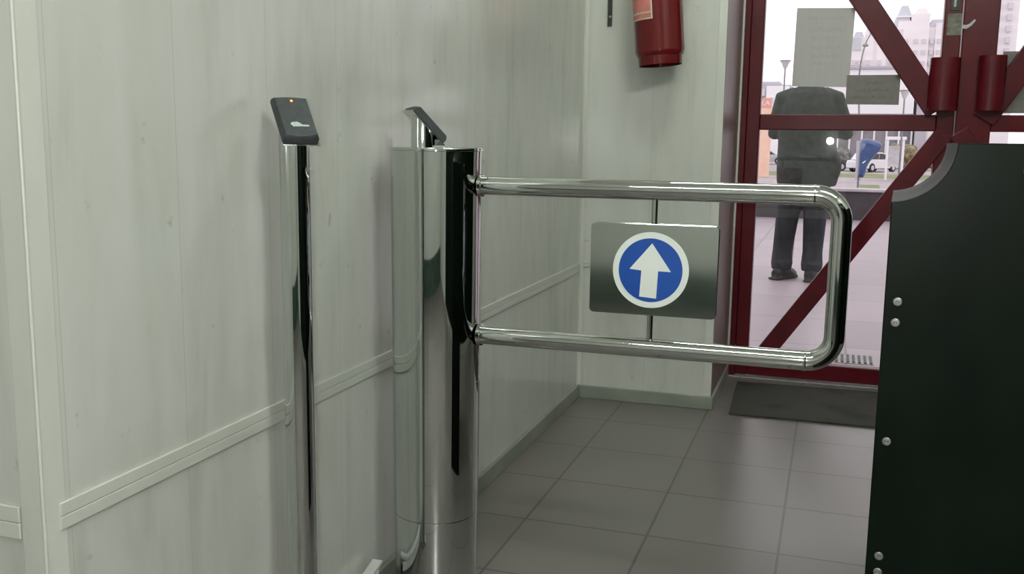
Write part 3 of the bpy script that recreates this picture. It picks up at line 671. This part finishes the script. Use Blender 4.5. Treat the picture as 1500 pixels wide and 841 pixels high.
tower('pale high-rise with a column of grey windows behind the right door leaf', 56.5, 400,
      [('wall', -7, 3.0, 20, 0, 62, 0, 'tower'), ('roof', -7, 3, 20, 62, 65, 1, 'tower_roof')],
      [(x, z, wd, 2.2) for z in (36, 40, 44, 48, 52, 56) for x, wd in ((-4.6, 2.6), (-.2, 1.6))])
tower('low purple-grey building behind the orange sign', -12, 150,
      [('wall', -6, 3.2, 15, 0, 10.6, 0, 'far_grey'), ('roof', -6.2, 3.4, 15.4, 10.6, 11.0, 0, 'tower_roof')],
      [(x, z, .8, 1.0) for z in (5, 7.4, 9.3) for x in (-4.5, -2.5, -.5, 1.0)], 'low_building')
tower('white block with pale windows beside the purple-grey building at the left', -8.9, 130,
      [('wall', -.1, 2.6, 10, 0, 9.2, 0, 'pav_white'), ('roof', -.2, 2.7, 10.2, 9.2, 9.5, 0, 'far_grey')],
      [(.6, z, .35, .6) for z in (6.2, 7.4)], 'low_building')

# ------------------------------------------------------------------ person outside on the terrace, back to the door
pr = thing('person', 'person in dark green jacket and dark trousers standing outside, back to the door', 'person', (-.215, 7.62, 0))
X0 = -.215
def voxel(o, size, sm=6):
    r = o.modifiers.new('remesh', 'REMESH'); r.mode = 'VOXEL'; r.voxel_size = size; r.use_smooth_shade = True
    s = o.modifiers.new('smooth', 'SMOOTH'); s.factor = .5; s.iterations = sm
def seg(bm, pts, rad, n=16): tube(bm, pts, rad, n, up=Vector((0, 1, 0)))
def lx(x): return x - X0
# body: continuous figure (y+ is forward, away from the door)
bm = bmesh.new()
seg(bm, [(0, .01, .80), (0, .0, .95), (0, -.01, 1.10), (0, -.01, 1.28), (0, .0, 1.40), (0, .012, 1.46)], [(.10, .15), (.10, .135), (.11, .145), (.11, .165), (.06, .09), (.052, .055)])
seg(bm, [(0, .012, 1.42), (0, .035, 1.53)], [(.052, .054), (.05, .05)])
ball(bm, (0, .06, 1.635), (.073, .094, .112), 28); ball(bm, (0, .085, 1.575), (.055, .065, .055), 20)
ball(bm, (0, .158, 1.615), (.012, .018, .024), 12); ball(bm, (0, .150, 1.640), (.009, .012, .022), 12)                # nose
ball(bm, (0, .138, 1.572), (.024, .012, .008), 12)                                                                # mouth
for s in (-1, 1):
    ball(bm, (s*.076, .055, 1.625), (.010, .020, .032), 12)                                                       # ears
    seg(bm, [(s*.08, .0, .84), (s*.095, .01, .50), (s*.10, .03, .10)], [.085, .055, .040])
arms = {}
for s, sx, ex_, hx in ((-1, -.185, -.235, -.07), (1, .185, .265, .075)):
    sh, el, wr = Vector((sx, -.0, 1.345)), Vector((ex_, .07, 1.105)), Vector((hx, .275, 1.16))
    arms[s] = (sh, el, wr)
    seg(bm, [sh, (sh+el)/2, el], [.052, .046, .040]); seg(bm, [el, (el+wr)/2, wr], [.040, .035, .026])
    d = (wr-el).normalized(); side = Vector((0, 0, 1)); palm = wr + d*.045
    seg(bm, [wr, palm, wr+d*.085], [(.020, .026), (.014, .040), (.012, .038)])
    for i in range(4):
        o_ = side*(.027-.018*i); L_ = (.062, .070, .066, .052)[i]; p0 = wr+d*.08+o_; inw = Vector((-s*.5, .6, -.1)).normalized()
        seg(bm, [p0, p0+d*L_*.45, p0+d*L_*.65+inw*L_*.3, p0+d*L_*.6+inw*L_*.62], [.0085, .0082, .0075, .0062], 10)
    tb = wr + d*.03 + side*.025
    seg(bm, [tb, tb+side*.022+d*.022, tb+side*.030+d*.048], [.011, .010, .008], 10)
body = link('body', bm, 'skin', pr); voxel(body, .006, 4)
# hair cap, eyes
bm = bmesh.new(); ball(bm, (0, .045, 1.655), (.081, .092, .107), 28); ball(bm, (0, .0, 1.60), (.070, .050, .075), 20)
for v in bm.verts:
    if v.co.y > .10 and v.co.z < 1.69: v.co.y = .10 + (v.co.y-.10)*.1
h = link('hair', bm, 'hair', pr); voxel(h, .008, 2)
for s in (-1, 1): link('eye', ball(bmesh.new(), (s*.030, .140, 1.638), (.011, .006, .006), 12), 'sign_white', pr, smooth='all')
# jacket
bm = bmesh.new()
seg(bm, [(0.02, .0, .70), (.015, .0, .76), (0.01, .0, .88), (0, .0, 1.02), (0, -.005, 1.18), (0, -.01, 1.30), (0, -.005, 1.375), (0, .008, 1.425)],
    [(.135, .205), (.150, .222), (.150, .222), (.145, .210), (.150, .215), (.140, .212), (.115, .192), (.085, .145)], 28)
seg(bm, [(0, .005, 1.40), (0, .015, 1.475)], [(.075, .10), (.066, .072)], 20)
for s in (-1, 1):
    sh, el, wr = arms[s]
    seg(bm, [Vector((s*.10, 0, 1.37)), sh, (sh+el)/2, el, (el+wr)/2, el+(wr-el)*.93], [.075, .076, .068, .063, .055, .042])
ball(bm, (.17, -.01, .86), (.085, .11, .13), 20)
j = link('jacket', bm, 'jacket', pr); voxel(j, .011, 5)
bm = bmesh.new()
seg(bm, [(0, .0, .66), (0, .0, .80), (0, .0, .92)], [(.115, .165), (.12, .175), (.115, .165)], 24)
for s, tx, ft in ((-1, -.135, .0), (1, .085, -.03)):
    seg(bm, [(s*.085, .0, .80), (s*.08+.2*(tx-s*.08), .0, .66), ((tx+s*.09)/2, .015+ft, .48), (tx, .0+ft, .22), (tx, .0+ft, .13), (tx, -.005+ft, .075)], [.105, .098, .085, .073, .080, .074], 20)
    ball(bm, (tx, ft-.01, .13), (.083, .085, .030), 16)
tr_ = link('trousers', bm, 'jeans', pr); voxel(tr_, .011, 4)
for tx, ft, az in ((-.135, .0, -.55), (.085, -.03, -.12)):
    bm = bmesh.new(); seg(bm, [(0, -.085, .045), (0, -.05, .055), (0, .05, .052), (0, .13, .038), (0, .175, .030)], [(.035, .030), (.052, .043), (.050, .046), (.036, .050), (.024, .034)], 20)
    seg(bm, [(0, -.02, .05), (0, -.01, .13)], [.05, .046]); box(bm, -.045, .045, -.11, .17, .002, .018)
    s_o = link('shoe', bm, 'shoe', pr, loc=(tx, ft, 0), rot=(0, 0, az)); voxel(s_o, .008, 3)
